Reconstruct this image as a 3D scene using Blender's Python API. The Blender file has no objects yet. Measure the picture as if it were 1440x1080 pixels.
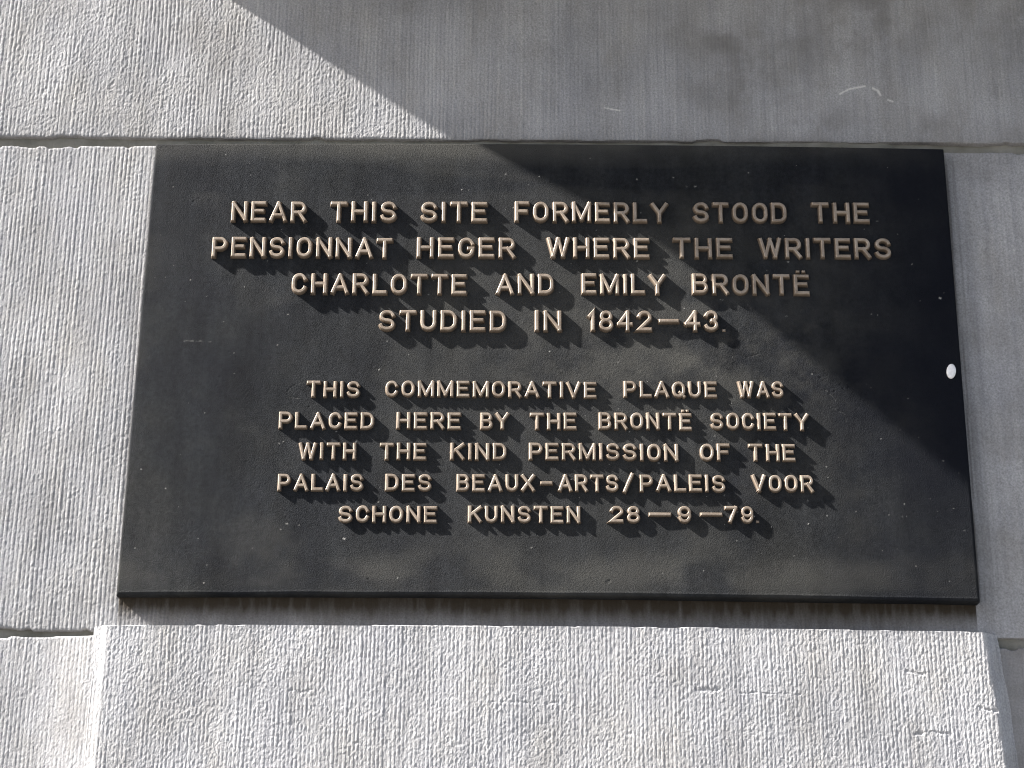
import bpy, math
import numpy as np
from mathutils import Vector

sc = bpy.context.scene
COL = sc.collection

# ------------------------------------------------------------------ camera
cam = bpy.data.cameras.new('camera')
cam.sensor_fit = 'HORIZONTAL'
cam.sensor_width = 36.0
cam.lens = 36.0 * 2559.0 / 1440.0
cam.clip_start = 0.05
cam.clip_end = 200.0
cam_ob = bpy.data.objects.new('camera', cam)
cam_ob.location = (-0.02579, -1.66068, -0.62211)
cam_ob.rotation_euler = (1.91706624, -0.00824418, 0.0023932)
COL.objects.link(cam_ob)
sc.camera = cam_ob

# ------------------------------------------------------------------ light
TO_SUN = Vector((-5.5, -1.0, 4.57)).normalized()      # raking along the wall from the upper left
world = bpy.data.worlds.new('World')
sc.world = world
world.use_nodes = True
wn = world.node_tree
sky = wn.nodes.new('ShaderNodeTexSky')
sky.sky_type = 'NISHITA'
sky.sun_disc = False
sky.sun_elevation = math.asin(TO_SUN.z)
sky.sun_rotation = math.atan2(TO_SUN.x, TO_SUN.y)
bg = wn.nodes['Background']
bg.inputs['Strength'].default_value = 0.055
sky.air_density = 0.8
sky.dust_density = 2.5
haze = wn.nodes.new('ShaderNodeHueSaturation')          # thin milky haze: a less saturated sky
haze.inputs['Saturation'].default_value = 0.85
wn.links.new(sky.outputs['Color'], haze.inputs['Color'])
wn.links.new(haze.outputs['Color'], bg.inputs['Color'])
sl = bpy.data.lights.new('sun', 'SUN')
sl.energy = 5.0
sl.angle = math.radians(0.9)
sl.color = (1.0, 0.965, 0.92)
sun = bpy.data.objects.new('sun', sl)
sun.rotation_euler = TO_SUN.to_track_quat('Z', 'Y').to_euler()
sun.location = TO_SUN * 5
COL.objects.link(sun)
sc.cycles.filter_width = 1.1
sc.view_settings.view_transform = 'Standard'
sc.view_settings.look = 'None'
sc.view_settings.gamma = 1.0
sc.view_settings.use_curve_mapping = False
sc.view_settings.exposure = 2.12

# ------------------------------------------------------------------ helpers
def empty(name, loc, label, cat):
    o = bpy.data.objects.new(name, None)
    o.empty_display_size = 0.05
    o.location = loc
    o['label'] = label
    o['category'] = cat
    COL.objects.link(o)
    return o

def mesh_ob(name, verts, faces, mat, parent, smooth=False, attrs=None):
    """verts (n,3) and faces (list of tuples, or an (m,4) array) -> one mesh object in wall coordinates"""
    me = bpy.data.meshes.new(name)
    off = np.array(parent.location) if parent else np.zeros(3)
    v = np.asarray(verts, np.float64) - off
    if isinstance(faces, np.ndarray):
        me.vertices.add(len(v))
        me.vertices.foreach_set('co', v.astype(np.float32).ravel())
        m = len(faces)
        me.loops.add(m * 4)
        me.loops.foreach_set('vertex_index', faces.astype(np.int32).ravel())
        me.polygons.add(m)
        me.polygons.foreach_set('loop_start', np.arange(0, m * 4, 4, dtype=np.int32))
        me.polygons.foreach_set('loop_total', np.full(m, 4, np.int32))
        me.update(calc_edges=True)
    else:
        me.from_pydata([tuple(p) for p in v], [], faces)
    me.polygons.foreach_set('use_smooth', np.full(len(me.polygons), bool(smooth)))
    for k, a in (attrs or {}).items():
        at = me.attributes.new(k, 'FLOAT', 'POINT')
        at.data.foreach_set('value', np.asarray(a, np.float32).ravel())
    me.materials.append(mat)
    o = bpy.data.objects.new(name, me)
    COL.objects.link(o)
    if parent:
        o.parent = parent
    return o

def grid_faces(nz, nx, flip=False):
    i = np.arange(nz * nx).reshape(nz, nx)
    a, b, c, d = i[:-1, :-1], i[:-1, 1:], i[1:, 1:], i[1:, :-1]
    q = np.stack([a, b, c, d] if not flip else [a, d, c, b], -1)
    return q.reshape(-1, 4)

def vnoise(u, v, seed):
    """smooth value noise in -1..1, one cell per unit"""
    rng = np.random.RandomState(seed)
    T = rng.rand(256, 256).astype(np.float32) * 2 - 1
    iu, iv = np.floor(u).astype(np.int64), np.floor(v).astype(np.int64)
    fu, fv = (u - iu).astype(np.float32), (v - iv).astype(np.float32)
    fu, fv = fu * fu * (3 - 2 * fu), fv * fv * (3 - 2 * fv)
    a = T[iv & 255, iu & 255]; b = T[iv & 255, (iu + 1) & 255]
    c = T[(iv + 1) & 255, iu & 255]; d = T[(iv + 1) & 255, (iu + 1) & 255]
    return (a + (b - a) * fu) * (1 - fv) + (c + (d - c) * fu) * fv

def fbm(u, v, seed, octv=4, gain=0.5):
    s, a, t = 0, 1.0, 0
    for k in range(octv):
        s = s + a * vnoise(u * 2 ** k + 13.7 * k, v * 2 ** k - 7.1 * k, seed + k)
        t += a; a *= gain
    return s / t

def sstep(e0, e1, x):
    t = np.clip((x - e0) / (e1 - e0), 0, 1)
    return t * t * (3 - 2 * t)

def axis(a, b, fine0, fine1, step, coarse):
    """grid line positions: fine inside fine0..fine1, coarse outside"""
    parts = []
    if a < fine0: parts.append(np.linspace(a, fine0, max(2, int((fine0 - a) / coarse)), endpoint=False))
    lo, hi = max(a, fine0), min(b, fine1)
    if hi > lo: parts.append(np.linspace(lo, hi, max(2, int((hi - lo) / step))))
    if b > fine1: parts.append(np.linspace(fine1, b, max(2, int((b - fine1) / coarse)))[1:])
    return np.concatenate(parts)

def seg_dist(X, Z, pts):
    d = np.full(X.shape, 1e9)
    for (x0, z0), (x1, z1) in zip(pts[:-1], pts[1:]):
        dx, dz = x1 - x0, z1 - z0
        t = np.clip(((X - x0) * dx + (Z - z0) * dz) / (dx * dx + dz * dz), 0, 1)
        d = np.minimum(d, np.hypot(X - x0 - t * dx, Z - z0 - t * dz))
    return d

# ------------------------------------------------------------------ materials
class NT:
    def __init__(self, name):
        self.m = bpy.data.materials.new(name); self.m.use_nodes = True
        self.t = self.m.node_tree; self.b = self.t.nodes['Principled BSDF']
        self.co = self.n('ShaderNodeTexCoord').outputs['Object']
    def n(self, kind, **kw):
        o = self.t.nodes.new(kind)
        for k, v in kw.items(): setattr(o, k, v)
        return o
    def put(self, sock, val):
        if isinstance(val, bpy.types.NodeSocket): self.t.links.new(val, sock)
        else: sock.default_value = val
    def noise(self, scale, detail=4, rough=0.55, stretch=None):
        o = self.n('ShaderNodeTexNoise')
        o.inputs['Scale'].default_value = scale
        o.inputs['Detail'].default_value = detail
        o.inputs['Roughness'].default_value = rough
        src = self.co
        if stretch:
            mp = self.n('ShaderNodeMapping'); mp.inputs['Scale'].default_value = stretch
            self.put(mp.inputs['Vector'], src); src = mp.outputs['Vector']
        self.put(o.inputs['Vector'], src)
        return o.outputs['Fac']
    def ramp(self, fac, stops):
        o = self.n('ShaderNodeValToRGB'); e = o.color_ramp.elements
        while len(e) < len(stops): e.new(0.5)
        for el, (p, c) in zip(e, stops):
            el.position = p; el.color = (*c, 1) if len(c) == 3 else c
        self.put(o.inputs['Fac'], fac)
        return o.outputs['Color']
    def mix(self, fac, a, b, mode='MIX'):
        o = self.n('ShaderNodeMix', data_type='RGBA', blend_type=mode)
        self.put(o.inputs[0], fac)
        for s, v in ((o.inputs[6], a), (o.inputs[7], b)):
            self.put(s, (*v, 1) if isinstance(v, tuple) and len(v) == 3 else v)
        return o.outputs[2]
    def attr(self, name):
        o = self.n('ShaderNodeAttribute'); o.attribute_name = name
        return o.outputs['Fac']
    def math(self, op, a, b=0.0):
        o = self.n('ShaderNodeMath', operation=op)
        self.put(o.inputs[0], a); self.put(o.inputs[1], b)
        return o.outputs[0]
    def bump(self, h, strength, dist):
        o = self.n('ShaderNodeBump')
        o.inputs['Strength'].default_value = strength; o.inputs['Distance'].default_value = dist
        self.put(o.inputs['Height'], h)
        self.put(self.b.inputs['Normal'], o.outputs['Normal'])

def g(v, r=1.0, b=1.0): return (v * r, v, v * b)

def stone_material(name, base):
    s = NT(name)
    c = s.ramp(s.noise(9, 5, 0.6), [(0.30, g(base * 0.80, 1.0, 1.03)), (0.70, g(base * 1.12, 1.01, 1.0))])
    c = s.mix(1.0, c, s.ramp(s.noise(520, 3, 0.75), [(0.32, (0.70,) * 3), (0.66, (1.16,) * 3)]), 'MULTIPLY')
    c = s.mix(1.0, c, s.ramp(s.noise(150, 3, 0.7, (1, 1, 0.035)), [(0.30, (0.84, 0.84, 0.85)), (0.68, (1.08, 1.075, 1.06))]), 'MULTIPLY')      # thin vertical run-off streaks
    c = s.mix(1.0, c, s.ramp(s.noise(22, 6, 0.68, (1, 1, 0.5)), [(0.28, (0.86, 0.84, 0.80)), (0.55, (1.0, 1.0, 1.0)), (0.75, (1.04, 1.04, 1.06))]), 'MULTIPLY')
    c = s.mix(s.attr('soil'), c, g(base * 0.42, 1.06, 0.95))
    c = s.mix(s.attr('stain_shade'), c, (0.030, 0.022, 0.013))
    c = s.mix(s.attr('scuff_or_glint'), c, (0.62, 0.60, 0.57))
    s.put(s.b.inputs['Base Color'], c)
    s.b.inputs['Roughness'].default_value = 0.92
    s.b.inputs['Specular IOR Level'].default_value = 0.25
    s.bump(s.noise(800, 3, 0.7), 0.8, 0.0005)
    return s.m

M_STONE = stone_material('tooled_bluestone', 0.34)
M_BLOCK = stone_material('tooled_pale_stone', 0.41)

s = NT('old_mortar')
c = s.ramp(s.noise(30, 5, 0.65), [(0.3, (0.13, 0.125, 0.10)), (0.7, (0.24, 0.23, 0.20))])
s.put(s.b.inputs['Base Color'], c); s.b.inputs['Roughness'].default_value = 0.95
s.bump(s.noise(350, 4, 0.7), 0.8, 0.001)
M_MORTAR = s.m

s = NT('dark_bronze_patina')
n1 = s.noise(7, 6, 0.62)
c = s.ramp(n1, [(0.26, (0.010, 0.011, 0.0145)), (0.52, (0.0175, 0.019, 0.0215)), (0.76, (0.029, 0.0295, 0.0290))])
n2 = s.noise(26, 5, 0.7, (1, 1, 0.45))
c = s.mix(1.0, c, s.ramp(n2, [(0.32, (0.72,) * 3), (0.68, (1.25,) * 3)]), 'MULTIPLY')
c = s.mix(1.0, c, s.ramp(s.noise(70, 4, 0.65, (1, 1, 0.10)), [(0.30, (0.80,) * 3), (0.70, (1.22, 1.2, 1.16))]), 'MULTIPLY')
c = s.mix(1.0, c, s.ramp(s.noise(260, 4, 0.75), [(0.30, (0.70,) * 3), (0.68, (1.28,) * 3)]), 'MULTIPLY')
c = s.mix(s.attr('bloom_sheen'), c, (0.070, 0.068, 0.061))
c = s.mix(s.attr('painted_shade'), c, (0.0065, 0.0075, 0.0115))
c = s.mix(s.attr('scuff_or_glint'), c, (0.42, 0.41, 0.38))
s.put(s.b.inputs['Base Color'], c)
s.put(s.b.inputs['Roughness'], s.math('ADD', s.math('MULTIPLY', n2, 0.2), 0.52))
s.b.inputs['Specular IOR Level'].default_value = 0.03
s.bump(s.noise(1000, 3, 0.65), 1.0, 0.0011)
M_PLATE = s.m

s = NT('rubbed_bronze')
n1 = s.noise(75, 6, 0.7)
c = s.ramp(n1, [(0.26, (0.15, 0.112, 0.080)), (0.48, (0.255, 0.202, 0.152)), (0.74, (0.37, 0.305, 0.24))])
c = s.mix(s.attr('patina_shade'), c, (0.075, 0.055, 0.04))
s.put(s.b.inputs['Base Color'], c)
s.b.inputs['Metallic'].default_value = 0.25
s.b.inputs['Roughness'].default_value = 0.5
s.bump(s.noise(700, 3, 0.6), 0.4, 0.0003)
M_LETTER = s.m

s = NT('plain_white')
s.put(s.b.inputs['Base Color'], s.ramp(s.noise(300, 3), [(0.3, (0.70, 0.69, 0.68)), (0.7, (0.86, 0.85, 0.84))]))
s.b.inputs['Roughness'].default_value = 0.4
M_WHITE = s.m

# ------------------------------------------------------------------ the wall
WALL_Y = 0.013
wall = empty('stone_wall', (0, WALL_Y, -0.5),
             'grey tooled stone wall of large blocks, half in sun, behind the dark plaque', 'wall')

def tooled(X, Z, seed, period, ridge, grain, lump, rough_patch, wander=1.0):
    """relief in metres of a face dressed with a toothed chisel: vertical ridges, broken, with grain and spalls"""
    wob = 0.55 * wander * fbm(X / 0.05, Z / 0.09, seed + 1, 2) + 0.13 * wander * fbm(X / 0.006, Z / 0.008, seed + 2, 2)
    ph = X / period + wob
    idx = np.floor(ph); fr = ph - idx
    prof = np.minimum(np.minimum(fr / 0.34, (1 - fr) / 0.44), 0.86)                     # sharp crest, steeper towards the left
    own = 0.74 + 0.40 * vnoise(idx * 3.37 + 0.5, Z / 0.07, seed + 3)            # every ridge its own height
    brk = 0.76 + 0.46 * vnoise(idx * 7.13 + 0.5, Z / 0.0026, seed + 4)           # and its own breaks
    patch = fbm(X / 0.045, Z / 0.075, seed + 5, 3)
    keep = 1 - rough_patch * sstep(0.02, 0.38, patch)
    h = ridge * prof * own * brk * keep
    h += grain * fbm(X / 0.0019, Z / 0.0027, seed + 6, 2, 0.7) * (1 + 0.9 * (1 - keep))
    h += lump * fbm(X / 0.009, Z / 0.022, seed + 7, 3, 0.6) * (0.55 + 1.1 * (1 - keep))
    h += 0.0007 * fbm(X / 0.11, Z / 0.16, seed + 8, 3)
    pit = fbm(X / 0.013, Z / 0.010, seed + 9, 3, 0.55)
    h -= 0.0007 * sstep(0.50, 0.85, pit) * rough_patch
    return h

FX0, FX1, FZ0, FZ1 = -0.60, 0.52, -0.405, 0.425
def stone(name, x0, x1, z0, z1, y, seed, mat, params, edges='lrtb', extra=None, step=(0.00062, 0.00092), hole=None):
    xs = axis(x0, x1, FX0, FX1, step[0], 0.004)
    zs = axis(z0, z1, FZ0, FZ1, step[1], 0.004)
    X, Z = np.meshgrid(xs, zs)
    h = tooled(X, Z, seed, **params)
    attrs = {'soil': np.zeros(X.shape), 'stain_shade': np.zeros(X.shape), 'scuff_or_glint': np.zeros(X.shape)}
    # arrises: worn, wavering, dropping into the joint
    drop = np.zeros(X.shape)
    for e, d, t in (('l', X - x0, Z), ('r', x1 - X, Z), ('b', Z - z0, X), ('t', z1 - Z, X)):
        if e in edges:
            wv = 0.0016 + 0.0013 * fbm(t / 0.03, t * 0 + 3.3, seed + 20, 4) + 0.0022 * sstep(0.30, 0.7, fbm(t / 0.018, t * 0 + 9.1, seed + 21, 2))
            drop = np.maximum(drop, 0.011 * (1 - sstep(0.0, 0.0016, d - wv)) + 0.0009 * (1 - sstep(0, 0.004, d - wv)))
    h = h - drop
    if extra: h = extra(X, Z, h, attrs)
    verts = np.stack([X, y - h, Z], -1).reshape(-1, 3)
    F = grid_faces(len(zs), len(xs))
    if hole:
        cx = X.ravel()[F[:, 0]]; cz = Z.ravel()[F[:, 0]]
        F = F[~((cx > hole[0]) & (cx < hole[1]) & (cz > hole[2]) & (cz < hole[3]))]
        used = np.zeros(len(verts), bool); used[F.ravel()] = True
        re = np.cumsum(used) - 1
        F = re[F]; verts = verts[used]; attrs = {k: a.ravel()[used] for k, a in attrs.items()}
    return mesh_ob(name, verts, F, mat, wall, False, attrs)

def soil_blotches(X, Z, seed, amount):
    return np.clip(amount * sstep(0.05, 0.55, fbm(X / 0.085, Z / 0.06, seed, 5, 0.6)), 0, 1)

def top_extra(X, Z, h, A):
    rt = sstep(0.0, 0.25, X)
    A['soil'] += soil_blotches(X, Z, 301, 0.22) + rt * soil_blotches(X, Z, 305, 0.36)
    for cx, cz, rx, rz, a in ((0.215, 0.305, 0.05, 0.045, 0.40), (0.33, 0.375, 0.06, 0.035, 0.45), (0.20, 0.37, 0.07, 0.03, 0.25),
                              (0.395, 0.268, 0.03, 0.02, 0.4), (0.28, 0.27, 0.03, 0.018, 0.35), (0.47, 0.40, 0.06, 0.05, 0.4)):
        A['soil'] += a * np.exp(-((X - cx) / rx) ** 2 - ((Z - cz) / rz) ** 2) * sstep(-0.35, 0.45, fbm(X / 0.022, Z / 0.03, 311, 6, 0.65)) * 1.25
    A['soil'] += 0.5 * np.exp(-np.maximum(Z - 0.2475, 0) / 0.004) * (0.6 + 0.5 * fbm(X / 0.03, Z * 0, 312, 4))
    A['soil'] = np.clip(A['soil'], 0, 0.85)
    for pts, w in (([(0.303, 0.3045), (0.313, 0.310), (0.329, 0.3135)], 0.0011), ([(0.337, 0.311), (0.3425, 0.308), (0.3445, 0.303)], 0.0013),
                   ([(0.352, 0.2975), (0.357, 0.2955)], 0.0008), ([(0.058, 0.286), (0.074, 0.283)], 0.0008)):
        d = seg_dist(X, Z, pts) + 0.0004 * fbm(X / 0.002, Z / 0.002, 320, 2)
        A['scuff_or_glint'] += 0.75 * (1 - sstep(w * 0.5, w * 1.3, d))
    A['scuff_or_glint'] = np.clip(A['scuff_or_glint'], 0, 1)
    # the right half is worn flatter
    return h * (1 - 0.25 * rt)

def mid_extra(X, Z, h, A):
    A['soil'] += soil_blotches(X, Z, 331, 0.22)
    # rust and verdigris run-off, plus the shade under the plate painted in
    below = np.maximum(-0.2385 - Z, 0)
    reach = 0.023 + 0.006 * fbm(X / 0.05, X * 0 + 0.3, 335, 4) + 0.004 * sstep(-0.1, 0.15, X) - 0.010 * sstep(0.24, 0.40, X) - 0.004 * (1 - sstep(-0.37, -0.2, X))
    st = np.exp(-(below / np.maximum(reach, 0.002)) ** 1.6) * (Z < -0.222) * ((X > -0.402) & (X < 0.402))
    A['stain_shade'] += np.clip(1.05 * st * (0.92 + 0.16 * fbm(X / 0.004, Z / 0.02, 336, 3)), 0, 1)
    # streaky margin beside the right and left edges of the plate
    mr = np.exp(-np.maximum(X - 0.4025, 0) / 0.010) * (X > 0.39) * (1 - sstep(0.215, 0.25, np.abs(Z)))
    A['stain_shade'] += mr * (0.30 + 0.55 * sstep(-0.25, 0.45, vnoise(X / 0.0017, Z / 0.09, 341)))
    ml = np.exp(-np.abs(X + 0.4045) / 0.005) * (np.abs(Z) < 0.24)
    A['stain_shade'] += 0.30 * ml * sstep(-0.2, 0.5, vnoise(X / 0.0017, Z / 0.07, 342))
    A['stain_shade'] = np.clip(A['stain_shade'], 0, 0.97)
    A['soil'] = np.clip(A['soil'], 0, 0.8)
    under = sstep(-0.385, -0.30, X) * (1 - sstep(-0.236, -0.20, Z))
    rt = sstep(0.38, 0.40, X)
    return h * (1 - 0.5 * np.maximum(under, rt)) - 0.0025 * sstep(0.36, 0.41, X)

def low_left_extra(X, Z, h, A):
    A['soil'] += soil_blotches(X, Z, 351, 0.2)
    return h + 0.0085 * sstep(-0.485, -0.402, X) ** 1.5

def low_right_extra(X, Z, h, A):
    A['soil'] += np.clip(0.45 + soil_blotches(X, Z, 361, 0.3), 0, 0.8)
    return h * 0.6

def block_extra(X, Z, h, A):
    A['soil'] += soil_blotches(X, Z, 371, 0.12)
    for pts, w, dp in (([(0.137, -0.318), (0.150, -0.3195), (0.158, -0.317)], 0.0016, 0.0016), ([(0.395, -0.3325), (0.403, -0.3345), (0.409, -0.336)], 0.0015, 0.002),
                   ([(0.178, -0.322), (0.20, -0.321), (0.232, -0.322)], 0.0009, 0.001), ([(-0.235, -0.322), (-0.226, -0.325), (-0.215, -0.322)], 0.001, 0.001),
                   ([(0.335, -0.357), (0.352, -0.355), (0.366, -0.357)], 0.0011, 0.0014), ([(0.33, -0.30), (0.345, -0.303)], 0.0014, 0.0014),
                   ([(-0.05, -0.33), (-0.02, -0.332), (0.01, -0.331)], 0.0008, 0.0008)):
        d = seg_dist(X, Z + 0.002 * fbm(X / 0.012, X * 0, 381, 3), pts) + 0.0022 * fbm(X / 0.005, Z / 0.004, 380, 3)
        h = h - 0.42 * dp * (1 - sstep(0, w * 1.5, d))
    # coved returns at both ends, thin bright arris on top
    wl = 0.0012 * fbm(Z / 0.03, Z * 0, 390, 3)
    wr = 0.0014 * fbm(Z / 0.03, Z * 0 + 5, 391, 3)
    left = 1 - sstep(-0.4185, -0.4065, X + wl)
    left = left * 0.26 + 0.36 * (1 - sstep(-0.4215, -0.4185, X + wl))
    xr = 0.4020 + 0.0105 * np.clip((-0.262 - Z) / 0.125, 0, 1.5)
    right = sstep(0, 1, (X - xr - wr) / 0.020) + 1.5 * sstep(0.0175, 0.0190, X - xr - wr)
    side = np.maximum(left, right)
    ztop = -0.2617 + 0.0022 * (1 - (X / 0.405) ** 2) + 0.0005 * fbm(X / 0.012, X * 0, 392, 3)
    top = 1 - sstep(0.0, 0.0012, ztop - Z)
    rim = np.exp(-np.maximum(ztop - Z, 0) / 0.0022)
    h = h * (1 - 0.4 * np.minimum(side, 1)) * (1 - 0.6 * rim) + 0.0005 * rim
    return h - 0.0125 * side - 0.016 * top

R_TOP = dict(period=0.0041, ridge=0.00056, grain=0.00020, lump=0.00014, rough_patch=0.5, wander=0.7)
R_MID = dict(period=0.0041, ridge=0.00054, grain=0.00015, lump=0.00004, rough_patch=0.15, wander=0.3)
R_LOW = dict(period=0.0038, ridge=0.00036, grain=0.00019, lump=0.00008, rough_patch=0.3, wander=0.5)
R_BLK = dict(period=0.0037, ridge=0.00044, grain=0.00026, lump=0.00009, rough_patch=0.3, wander=0.5)

stone('stone_block', -0.95, 0.95, 0.2452, 0.452, WALL_Y, 11, M_STONE, R_TOP, 'b', top_extra)
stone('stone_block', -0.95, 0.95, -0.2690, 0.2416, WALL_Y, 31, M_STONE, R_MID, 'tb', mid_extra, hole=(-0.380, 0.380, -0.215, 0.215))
stone('stone_block', -0.95, -0.400, -0.60, -0.2687, WALL_Y, 51, M_BLOCK, R_LOW, 't', low_left_extra)
stone('stone_block', 0.395, 0.95, -0.60, -0.2725, WALL_Y, 71, M_STONE, R_LOW, 't', low_right_extra)
stone('projecting_block', -0.422, 0.440, -0.60, -0.2560, 0.0015, 91, M_BLOCK, R_BLK, '', block_extra)

# the street below, out of the picture: it only sends some light up
M_GROUND = NT('dark_paving')
M_GROUND.put(M_GROUND.b.inputs['Base Color'], M_GROUND.ramp(M_GROUND.noise(2, 5), [(0.3, (0.105, 0.102, 0.098)), (0.7, (0.15, 0.146, 0.14))]))
M_GROUND.b.inputs['Roughness'].default_value = 0.9
gr = mesh_ob('pavement', [(-30, -40, -3.2), (30, -40, -3.2), (30, 1.5, -3.2), (-30, 1.5, -3.2)], [(0, 1, 2, 3)], M_GROUND.m, None)
gr['kind'] = 'structure'

# the bed joints between the courses, a little back from the faces
xs = np.linspace(-1.4, 1.4, 1500); zs = np.concatenate([np.linspace(-0.9, -0.285, 12), np.linspace(-0.28, -0.255, 30), np.linspace(-0.24, 0.23, 8), np.linspace(0.234, 0.256, 26), np.linspace(0.27, 0.9, 10)])
X, Z = np.meshgrid(xs, zs)
hm = 0.0012 * fbm(X / 0.02, Z / 0.01, 401, 4) + 0.0022 * sstep(0.1, 0.3, X) * (1 - sstep(0.34, 0.36, X)) * (Z > 0.2) - 0.0015 * sstep(0.36, 0.40, X)
mesh_ob('mortar', np.stack([X, WALL_Y + 0.0042 - hm, Z], -1).reshape(-1, 3), grid_faces(len(zs), len(xs)), M_MORTAR, wall, True)

# the moulded cornice over the plaque: it starts at x = -0.398 and throws the big slanting shadow
prof = [(0.030, 0.452), (-0.001, 0.452), (-0.004, 0.458), (-0.0114, 0.4633), (-0.022, 0.4725), (-0.0305, 0.4775), (-0.0415, 0.486), (-0.0531, 0.4955),
        (-0.0722, 0.5110), (-0.0777, 0.5155), (-0.0843, 0.5232), (-0.0908, 0.5325), (-0.1011, 0.5437), (-0.1087, 0.5482), (-0.115, 0.5510),
        (-0.122, 0.5505), (-0.133, 0.5475), (-0.145, 0.5430), (-0.160, 0.5400), (-0.30, 0.5400), (-0.31, 0.546), (-0.31, 0.620), (0.030, 0.640)]
xs = [-0.3983, 1.5]
v, F = [], []
for x in xs: v += [(x, WALL_Y + y, z) for y, z in prof]
n = len(prof)
for i in range(n): F.append((i, (i + 1) % n, n + (i + 1) % n, n + i))
F.append(tuple(range(n - 1, -1, -1))); F.append(tuple(range(n, 2 * n)))
mesh_ob('cornice', v, F, M_MORTAR, wall)

# ------------------------------------------------------------------ the plaque
plaque = empty('commemorative_plaque', (0, WALL_Y, -0.235),
               'dark bronze rectangular plaque with nine lines of raised capital letters fixed to the stone wall', 'plaque')
HW, HH = 0.400, 0.2348

def plate_front(X, Z):
    """how far the face stands out (metres, + towards the street): slightly bowed, falling away to the right"""
    r = np.maximum(X - 0.17, 0)
    h = 0.010 * X - 0.008 * Z - 0.115 * r * r + 0.0030 * np.exp(-((X - 0.22) / 0.16) ** 2 - ((Z + 0.01) / 0.20) ** 2) - 0.0020 * np.exp(-((X + 0.22) / 0.12) ** 2 - ((Z + 0.10) / 0.12) ** 2)
    l = np.maximum(-X - 0.30, 0)
    h = h - 0.10 * l * l
    zt = HH - Z                                    # distance below the top edge
    h = h + 0.00075 * (sstep(0.0, 0.024, zt) - sstep(0.024, 0.060, zt) * 0.9)
    h = h + 0.0006 * fbm(X / 0.16, Z / 0.11, 501, 3)
    return h

nx, nz = 1240, 730
u = np.linspace(-1, 1, nx); w = np.linspace(-1, 1, nz)
U, Wv = np.meshgrid(u, w)
bowz = 0.0028 * (1 - U ** 2)
X = U * HW; Z = Wv * HH
dl, dr, dt, db = X + HW, HW - X, HH - Z, Z + HH
f = plate_front(X, Z)
sandy = 0.35 + 1.1 * np.exp(-((X - 0.16) / 0.17) ** 2 - (Z / 0.12) ** 2) + 0.5 * sstep(0, 0.5, fbm(X / 0.1, Z / 0.08, 516, 3))
f += 0.00008 * sandy * fbm(X / 0.0023, Z / 0.0023, 511, 3, 0.75) + 0.00006 * fbm(X / 0.011, Z / 0.011, 515, 3)
# casting flaws: little dents and the trowel-like scars left of the text
dents = fbm(X / 0.007, Z / 0.005, 521, 2)
f -= 0.00025 * sstep(0.80, 0.97, dents)
scuff_or_glint = np.zeros(X.shape)
marks = [([(-0.355, 0.019), (-0.338, 0.019)], 0.0007, 0.4), ([(-0.338, 0.0182), (-0.325, 0.018)], 0.0005, 0.2), ([(-0.236, -0.024), (-0.247, -0.028), (-0.252, -0.034)], 0.0006, 0.2), ([(-0.252, -0.040), (-0.240, -0.041)], 0.0005, 0.25),
         ([(0.267, -0.028), (0.276, -0.039)], 0.0005, 0.12), ([(0.270, -0.045), (0.283, -0.052), (0.286, -0.065)], 0.0006, 0.10), ([(0.192, 0.004), (0.205, 0.008)], 0.0006, 0.15)]
for pts, wd, a in marks:
    d = seg_dist(X, Z, pts) + 0.0006 * fbm(X / 0.003, Z / 0.003, 530, 3)
    k = 1 - sstep(wd * 0.4, wd * 1.6, d)
    k = k * sstep(-0.35, 0.35, fbm(X / 0.0025, Z / 0.0025, 533, 3))
    f -= 0.00030 * k; scuff_or_glint += 0.6 * a * k
rng = np.random.RandomState(5)
for i in range(230):                                # chipped specks, with glints painted in as pale colour
    cx, cz = rng.uniform(-0.39, 0.39), rng.uniform(-0.225, 0.225)
    if i < 50: cx, cz = rng.uniform(0.05, 0.39), rng.uniform(-0.225, -0.02)
    r = rng.uniform(0.0003, 0.0006) if i % 12 else rng.uniform(0.0006, 0.0010)
    i0, i1 = np.searchsorted(u * HW, [cx - 0.004, cx + 0.004]); j0, j1 = np.searchsorted(w * HH, [cz - 0.004, cz + 0.004])
    sl_ = (slice(j0, j1), slice(i0, i1))
    d = np.hypot((X[sl_] - cx) * rng.uniform(0.6, 1.3), Z[sl_] - cz)
    k = 1 - sstep(r * 0.5, r * 1.4, d + r * 0.9 * vnoise(X[sl_] / 0.0006, Z[sl_] / 0.0006, 600 + i))
    scuff_or_glint[sl_] += rng.uniform(0.15, 0.75) * k; f[sl_] -= rng.uniform(-0.00025, 0.0004) * k
for i in range(95):                                 # casting pits, some in little swarms
    if i % 5 == 0 or i == 0: ax, az = rng.uniform(-0.37, 0.37), rng.uniform(-0.215, 0.215)
    cx, cz = ax + rng.normal(0, 0.010), az + rng.normal(0, 0.006)
    r = rng.uniform(0.0007, 0.0016)
    i0, i1 = np.searchsorted(u * HW, [cx - 0.006, cx + 0.006]); j0, j1 = np.searchsorted(w * HH, [cz - 0.006, cz + 0.006])
    sl_ = (slice(j0, j1), slice(i0, i1))
    d = np.hypot((X[sl_] - cx) * rng.uniform(0.5, 1.1), Z[sl_] - cz) + r * 0.6 * vnoise(X[sl_] / 0.0011, Z[sl_] / 0.0011, 900 + i)
    f[sl_] += rng.uniform(0.00008, 0.00022) * (0.45 * np.exp(-((d - r * 1.5) / (0.5 * r)) ** 2) - np.exp(-(d / r) ** 2))
scuff_or_glint = np.clip(scuff_or_glint, 0, 0.9)
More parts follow.
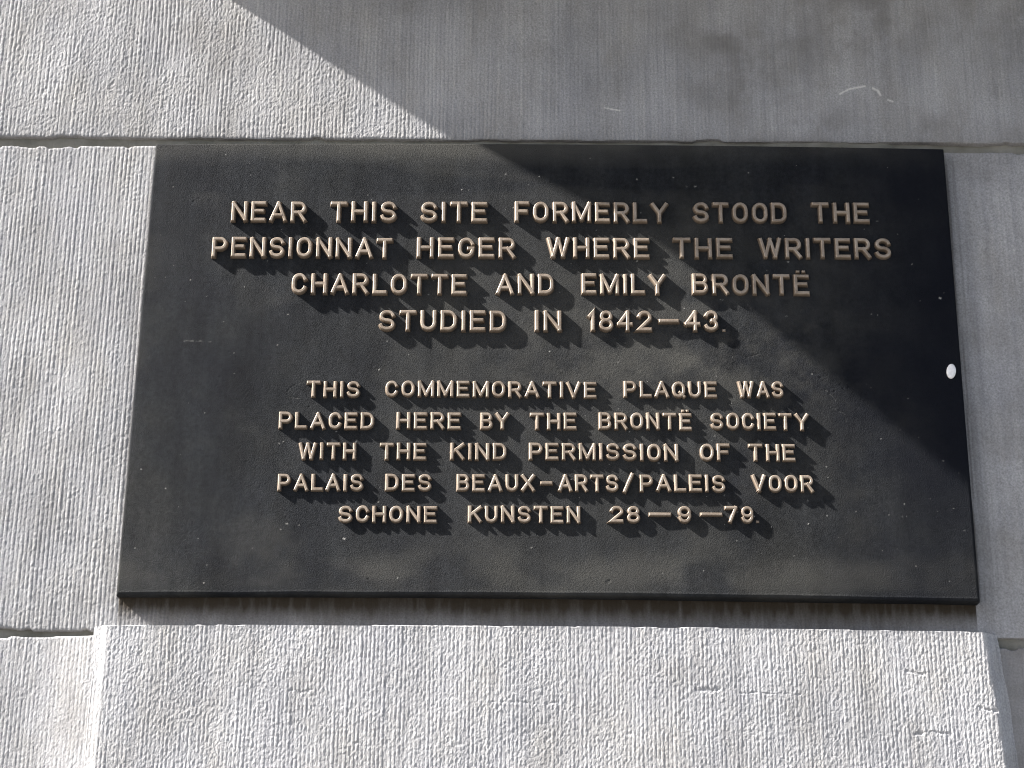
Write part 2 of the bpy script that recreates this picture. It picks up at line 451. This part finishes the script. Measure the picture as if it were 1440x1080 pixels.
# edges: rounded sides, a worn rim and a chamfer along the bottom
rnd = lambda d, r: r * (1 - np.sqrt(np.clip(1 - np.clip(1 - d / r, 0, 1) ** 2, 0, 1)))
f -= np.maximum(np.maximum(rnd(dl, 0.0020), rnd(dr, 0.0030)), rnd(dt, 0.0016))
rimw = 0.0028 + 0.0006 * fbm(X / 0.06, X * 0, 541, 3)
f += 0.00035 * np.exp(-((db - rimw) / 0.0008) ** 2)
f -= np.clip((rimw - 0.0005 - db), 0, 1) * 0.18 + rnd(db, 0.0010)
bloom_sheen = 0.75 * np.exp(-(dt / 0.016) ** 2) * (0.55 + 0.6 * fbm(X / 0.06, Z / 0.02, 551, 4)) + 0.22 * sstep(0.0, 0.6, fbm(X / 0.07, Z / 0.06, 555, 6, 0.6)) \
        + 0.45 * np.exp(-((db - 0.022) / 0.022) ** 2) * sstep(-0.4, 0.5, fbm(X / 0.05, Z / 0.03, 556, 4))  # patchy patina; the paler top and bottom bands paint in a lit sheen
field = np.exp(-((X - 0.13) / 0.20) ** 2 - ((Z - 0.005) / 0.10) ** 2)
bloom_sheen += 0.48 * field * sstep(-0.5, 0.4, fbm(X / 0.03, Z / 0.025, 558, 6, 0.65)) + 0.16 * (1 - sstep(0.0, 0.3, np.abs(X)))  # paler colour through the text field paints in the sunlight there
painted_shade = np.clip(0.85 * sstep(0.22, 0.40, X + 0.05 * fbm(X / 0.05, Z / 0.06, 561, 5, 0.6)) * (1 - 0.6 * sstep(0.08, 0.17, -Z)), 0, 1)  # darker colour towards the right, shade painted into the metal
bloom_sheen = np.clip(bloom_sheen - 0.5 * np.exp(-((dt - 0.040) / 0.012) ** 2) * sstep(-0.4, 0.4, fbm(X / 0.1, Z / 0.03, 557, 3)), 0, 0.9)  # duller band below the top edge paints in the shaded hollow
h0 = plate_front(X, Z)
Xo = X + 0.00135 * (1 + U) - 0.0010 * (1 - U) * (1 - Wv) / 2            # the cast outline is not quite square
verts = np.stack([Xo - h0 * (X + 0.026) / 1.66, -f, Z + bowz - h0 * (Z + 0.622) / 1.66], -1).reshape(-1, 3)
faces = grid_faces(nz, nx)
gi = np.arange(nz * nx).reshape(nz, nx)
ring = np.concatenate([gi[0, :-1], gi[:-1, -1], gi[-1, :0:-1], gi[:0:-1, 0]])       # the four sides back to the wall
back = verts[ring].copy(); back[:, 1] = WALL_Y + 0.004
nb = len(ring); bi = len(verts) + np.arange(nb)
side = np.stack([ring, bi, np.roll(bi, -1), np.roll(ring, -1)], -1)
verts = np.concatenate([verts, back]); faces = np.concatenate([faces, side])
pad = np.zeros(nb)
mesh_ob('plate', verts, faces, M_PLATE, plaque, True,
        {'scuff_or_glint': np.concatenate([scuff_or_glint.ravel(), pad]), 'bloom_sheen': np.concatenate([bloom_sheen.ravel(), pad]), 'painted_shade': np.concatenate([painted_shade.ravel(), pad])})

# ------------------------------------------------------------------ raised lettering
def arc(cx, cz, rx, rz, a0, a1, n=10):
    return [(cx + rx * math.cos(math.radians(a0 + (a1 - a0) * i / n)), cz + rz * math.sin(math.radians(a0 + (a1 - a0) * i / n))) for i in range(n + 1)]

WIDTH = dict(N=.80, E=.74, A=.86, R=.78, T=.80, H=.78, I=.20, S=.76, F=.72, O=.78, M=.96, L=.70, Y=.84, D=.77, P=.76, G=.77, W=1.08,
             C=.75, U=.76, B=.76, V=.84, X=.82, K=.80, Q=.78)
WIDTH.update({'Ë': .74, '1': .34, '8': .70, '4': .78, '2': .72, '3': .70, '9': .70, '7': .72, '-': .90, '/': .52, '.': .14})
GAP = 0.235

def glyph(ch, W, H, q):
    """strokes of one capital inside a W x H box, q = half the stroke width; each is (points, closed)"""
    l, r, b, t, m, c = q, W - q, q, H - q, H * 0.5, W * 0.5
    rx = (r - l) / 2
    ry = min((t - b) / 2, rx * 1.15)
    ln = lambda *p: (list(p), False)
    oval = lambda: (arc(c, t - ry, rx, ry, 90, 0, 7) + arc(c, b + ry, rx, ry, 0, -180, 14) + arc(c, t - ry, rx, ry, 180, 90, 7)[:-1], True)
    vert = lambda: ln((l, b), (l, t))
    def bowl(z0, z1, xr, x0=l):
        k = (z1 - z0) / 2
        return ([(x0, z0)] + arc(max(x0 + 0.1, xr - k), (z0 + z1) / 2, min(k, xr - x0 - 0.1), k, -90, 90, 12) + [(x0, z1)], False)
    if ch == 'N': return [vert(), ln((r, b), (r, t)), ln((l, t), (r, b))]
    if ch in 'EË':
        s = [vert(), ln((l, t), (r, t)), ln((l, b), (r, b)), ln((l, m + .03 * H), (r - .12 * W, m + .03 * H))]
        if ch == 'Ë': s += [ln((c - .19 * W - q * .15, H * 1.19), (c - .19 * W + q * .15, H * 1.19)), ln((c + .19 * W - q * .15, H * 1.19), (c + .19 * W + q * .15, H * 1.19))]
        return s
    if ch == 'A': return [ln((l, b), (c, t)), ln((r, b), (c, t)), ln((l + .20 * W, b + .24 * H), (r - .20 * W, b + .24 * H))]
    if ch == 'R': return [vert(), bowl(m - .04 * H, t, r - .02 * W), ln((c + .02 * W, m - .04 * H), (r, b))]
    if ch == 'P': return [vert(), bowl(m - .07 * H, t, r)]
    if ch == 'B': return [vert(), bowl(m + .02 * H, t, r - .05 * W), bowl(b, m + .02 * H, r)]
    if ch == 'D':
        k = min(rx * 1.1, (t - b) / 2)
        return [vert(), ([(l, b)] + arc(r - k, b + k, k, k, -90, 0, 7) + arc(r - k, t - k, k, k, 0, 90, 7) + [(l, t)], False)]
    if ch == 'T': return [ln((l, t), (r, t)), ln((c, b), (c, t))]
    if ch == 'H': return [vert(), ln((r, b), (r, t)), ln((l, m), (r, m))]
    if ch == 'I': return [ln((c, b), (c, t))]
    if ch == 'F': return [vert(), ln((l, t), (r, t)), ln((l, m), (r - .10 * W, m))]
    if ch == 'L': return [vert(), ln((l, b), (r, b))]
    if ch == 'O' or ch == '0': return [oval()]
    if ch == 'Q': return [oval(), ln((c + .08 * W, b + .22 * H), (r + .02 * W, b - .02 * H))]
    if ch in 'CG':
        p = arc(c, t - ry, rx, ry, 22, 180, 12) + arc(c, b + ry, rx, ry, 180, 338, 12)
        if ch == 'C': return [(p, False)]
        p = arc(c, t - ry, rx, ry, 22, 180, 12) + arc(c, b + ry, rx, ry, 180, 330, 12)
        return [(p + [(r, m - .04 * H), (c + .15 * W, m - .04 * H)], False)]
    if ch == 'U': return [([(l, t)] + arc(c, b + ry, rx, ry, 180, 360, 14) + [(r, t)], False)]
    if ch == 'S':
        k = (t - b) / 4
        up = arc(c, t - k, rx * .96, k, 12, 180, 10) + arc(c, t - k, rx * .96, k, 180, 262, 5)[1:]
        dn = arc(c, b + k, rx, k, 82, -168, 16)
        return [(up + dn, False)]
    if ch == 'M': return [vert(), ln((r, b), (r, t)), ln((l, t), (c, b + .06 * H)), ln((r, t), (c, b + .06 * H))]
    if ch == 'W': return [ln((l, t), (l + .24 * (r - l), b)), ln((l + .24 * (r - l), b), (c, t)), ln((c, t), (r - .24 * (r - l), b)), ln((r - .24 * (r - l), b), (r, t))]
    if ch == 'V': return [ln((l, t), (c, b)), ln((r, t), (c, b))]
    if ch == 'Y': return [ln((l, t), (c, m - .03 * H)), ln((r, t), (c, m - .03 * H)), ln((c, b), (c, m))]
    if ch == 'X': return [ln((l, b), (r, t)), ln((r, b), (l, t))]
    if ch == 'K': return [vert(), ln((r, t), (l, m - .08 * H)), ln((l + .34 * (r - l), m + .10 * H), (r, b))]
    if ch == '1': return [ln((r, b), (r, t), (l, t - .20 * H))]
    if ch == '4': return [ln((r - .22 * W, b), (r - .22 * W, t)), ln((r - .22 * W, t), (l, b + .27 * H)), ln((l, b + .27 * H), (r, b + .27 * H))]
    if ch == '2':
        k = (t - b) * .29
        return [(arc(c, t - k, rx, k, 165, -20, 12) + [(l, b), (r, b)], False)]
    if ch == '3':
        k = (t - b) / 4
        return [(arc(c, t - k, rx * .92, k, 165, -80, 12), False), (arc(c, b + k, rx, k, 80, -165, 12), False)]
    if ch == '8':
        k = (t - b) * .235; k2 = (t - b) / 2 - k
        return [(arc(c, t - k, rx * .86, k, 90, 450, 20)[:-1], True), (arc(c, b + k2, rx, k2, 90, 450, 22)[:-1], True)]
    if ch == '9':
        k = (t - b) * .30
        return [(arc(c, t - k, rx, k, 0, 360, 20)[:-1], True), (arc(c, b + ry, rx, ry, -160, 0, 10) + [(r, t - k)], False)]
    if ch == '7': return [ln((l, t), (r, t)), ln((r, t), (l + .30 * W, b))]
    if ch == '-': return [ln((l, m), (r, m))]
    if ch == '/': return [ln((l, b - .08 * H), (r, t + .10 * H))]
    if ch == '.': return [ln((c - q * .2, b), (c + q * .2, b))]

def ridge(pts, closed, q, relief, V, F, G, ybase, x0, z0):
    """sweep a stroke as a cast ridge: drafted sides, softened crest"""
    P = np.array(pts, float)
    d = np.roll(P, -1, 0) - P
    if not closed: d = d[:-1]
    d /= np.maximum(np.linalg.norm(d, axis=1, keepdims=True), 1e-9)
    nrm = np.stack([-d[:, 1], d[:, 0]], 1)
    if closed:
        a, b_ = np.roll(nrm, 1, 0), nrm
    else:
        a, b_ = np.concatenate([nrm[:1], nrm]), np.concatenate([nrm, nrm[-1:]])
    mt = a + b_; mt /= np.maximum((mt * mt).sum(1, keepdims=True), 0.35); mt *= 2
    mt = mt / 1.0
    lev = [(-0.08, 1.76, 1.0), (0.10, 1.56, .9), (0.40, 1.29, .55), (0.74, 1.08, .10), (0.92, 0.92, 0), (1.0, 0.62, 0)]  # third value darkens the foot: patina, with side shade painted in
    base = len(V); n = len(P)
    for hf, wf, gr in lev:
        A, B = P + mt * q * wf, P - mt * q * wf
        if not closed:
            A[0] -= d[0] * q * wf; B[0] -= d[0] * q * wf
            A[-1] += d[-1] * q * wf; B[-1] += d[-1] * q * wf
        for S_ in (A, B):
            for p in S_:
                V.append((x0 + p[0], ybase - relief * hf, z0 + p[1])); G.append(gr)
    L = len(lev)
    idx = lambda k, s_, i: base + k * 2 * n + s_ * n + i
    m = n if closed else n - 1
    for k in range(L - 1):
        for i in range(m):
            j = (i + 1) % n
            F.append((idx(k, 0, i), idx(k + 1, 0, i), idx(k + 1, 0, j), idx(k, 0, j)))
            F.append((idx(k, 1, i), idx(k, 1, j), idx(k + 1, 1, j), idx(k + 1, 1, i)))
        if not closed:
            F.append((idx(k, 0, 0), idx(k, 1, 0), idx(k + 1, 1, 0), idx(k + 1, 0, 0)))
            F.append((idx(k, 0, n - 1), idx(k + 1, 0, n - 1), idx(k + 1, 1, n - 1), idx(k, 1, n - 1)))
    for i in range(m):
        j = (i + 1) % n
        F.append((idx(L - 1, 0, i), idx(L - 1, 1, i), idx(L - 1, 1, j), idx(L - 1, 0, j)))

WORDS = [  # text, line, left mm, right mm, baseline mm, cap height mm - as cast on the plate
('NEAR', 1, -317.4, -242.3, 146.7, 21.6),
('THIS', 1, -217.8, -152.2, 147.2, 21.5),
('SITE', 1, -127.1, -61.3, 147.7, 21.4),
('FORMERLY', 1, -32.9, 119.5, 148.4, 21.2),
('STOOD', 1, 146.3, 238.7, 149.1, 21.0),
('THE', 1, 264.6, 321.5, 149.6, 20.9),
('PENSIONNAT', 2, -334.1, -155.1, 108.1, 21.3),
('HEGER', 2, -129.9, -32.6, 109.1, 21.2),
('WHERE', 2, -0.9, 100.7, 109.9, 21.1),
('THE', 2, 124.9, 183.4, 110.5, 21.0),
('WRITERS', 2, 210.1, 340.4, 111.2, 20.9),
('CHARLOTTE', 3, -252.7, -80.3, 69.5, 20.8),
('AND', 3, -50.6, 5.2, 70.4, 20.9),
('EMILY', 3, 33.7, 115.8, 71.0, 20.9),
('BRONTË', 3, 143.1, 257.7, 71.7, 20.9),
('STUDIED', 4, -165.2, -41.4, 30.8, 20.8),
('IN', 4, -12.8, 13.2, 31.5, 20.8),
('1842', 4, 39.3, 101.5, 32.0, 20.8),
('-', 4, 109.1, 128.2, 32.3, 20.7),
('43.', 4, 134.3, 174.1, 32.5, 20.7),
('THIS', 5, -233.1, -182.3, -38.4, 15.1),
('COMMEMORATIVE', 5, -156.8, 47.1, -37.4, 15.2),
('PLAQUE', 5, 73.9, 163.1, -36.3, 15.3),
('WAS', 5, 184.1, 227.6, -35.8, 15.4),
('PLACED', 6, -258.4, -167.2, -70.8, 16.6),
('HERE', 6, -145.0, -83.8, -70.3, 16.6),
('BY', 6, -64.5, -37.5, -70.0, 16.6),
('THE', 6, -16.6, 27.6, -69.7, 16.6),
('BRONTË', 6, 49.5, 137.9, -69.2, 16.5),
('SOCIETY', 6, 157.4, 250.6, -68.6, 16.5),
('WITH', 7, -237.6, -183.3, -101.6, 16.6),
('THE', 7, -159.8, -116.4, -101.3, 16.6),
('KIND', 7, -92.4, -39.5, -100.9, 16.6),
('PERMISSION', 7, -17.5, 124.3, -100.4, 16.6),
('OF', 7, 146.0, 173.9, -100.0, 16.6),
('THE', 7, 192.7, 236.4, -99.8, 16.6),
('PALAIS', 8, -256.0, -175.6, -132.8, 16.2),
('DES', 8, -153.8, -110.8, -132.3, 16.2),
('BEAUX', 8, -86.1, -12.1, -131.9, 16.1),
('-', 8, -6.5, 4.4, -131.7, 16.1),
('ARTS', 8, 10.4, 67.1, -131.5, 16.1),
('/', 8, 71.8, 81.5, -131.3, 16.1),
('PALEIS', 8, 88.2, 168.2, -131.0, 16.1),
('VOOR', 8, 194.4, 252.4, -130.5, 16.1),
('SCHONE', 9, -196.8, -104.6, -163.5, 15.4),
('KUNSTEN', 9, -74.7, 30.5, -162.6, 15.4),
('28', 9, 59.3, 86.8, -161.9, 15.4),
('-', 9, 96.4, 116.5, -161.7, 15.4),
('9', 9, 123.6, 135.2, -161.5, 15.4),
('-', 9, 144.6, 164.7, -161.4, 15.4),
('79.', 9, 168.1, 199.6, -161.2, 15.4),
]
rng = np.random.RandomState(77)
for text, line, xa, xb, zb, H in WORDS:
    up = line <= 4
    H = {1: 21.2, 2: 21.0, 3: 20.9, 4: 20.8, 5: 15.9, 6: 16.3, 7: 16.3, 8: 16.1, 9: 15.7}[line]
    q = 1.55 if up else 1.28
    relief = 4.7 if up else 3.5
    zb += 0.8 if line == 1 else 0.3
    tot = sum(WIDTH[c_] for c_ in text) * H + GAP * H * (len(text) - 1)
    k = (xb - xa) / tot
    V, F, G = [], [], []
    x = xa
    for ch in text:
        W = WIDTH[ch] * H * k
        if ch in '1I' and len(text) > 0: W = max(W, 2 * q + 0.2)
        jx, jz = rng.uniform(-.25, .25), rng.uniform(-.25, .25)
        fx = (x + W / 2) / 1000; fz = (zb + H / 2) / 1000
        h0 = float(plate_front(np.array([fx]), np.array([fz]))[0]) * 1000
        yb = -h0
        ox, oz = -h0 * (fx + 0.026) / 1.66, -h0 * (fz + 0.622) / 1.66
        for pts, closed in glyph(ch, W, H, q):
            small = ch == '.' or (ch == 'Ë' and pts[0][1] > H)
            ridge(pts, closed, q * (0.62 if ch == '.' else 0.72 if small else rng.uniform(.96, 1.04)), relief * (0.25 if ch == '.' else 0.55 if small else rng.uniform(.965, 1.035)), V, F, G, yb, x + jx + ox, zb + jz + oz)
        x += W + GAP * H * k
    mesh_ob('raised_word', np.array(V) / 1000.0, F, M_LETTER, plaque, False, {'patina_shade': G})

# small raised white oval near the right edge of the plate
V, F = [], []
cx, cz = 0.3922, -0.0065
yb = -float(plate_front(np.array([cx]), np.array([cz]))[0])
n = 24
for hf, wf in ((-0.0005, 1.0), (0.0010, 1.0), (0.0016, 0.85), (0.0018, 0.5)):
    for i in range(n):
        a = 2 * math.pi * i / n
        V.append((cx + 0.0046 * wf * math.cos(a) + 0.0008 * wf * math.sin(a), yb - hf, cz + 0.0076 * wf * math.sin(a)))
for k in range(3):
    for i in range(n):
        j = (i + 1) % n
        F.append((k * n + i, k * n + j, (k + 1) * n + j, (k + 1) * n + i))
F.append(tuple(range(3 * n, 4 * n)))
st = mesh_ob('white_spot', V, F, M_WHITE, plaque, True)
st['label'] = 'small oval white spot near the right edge'
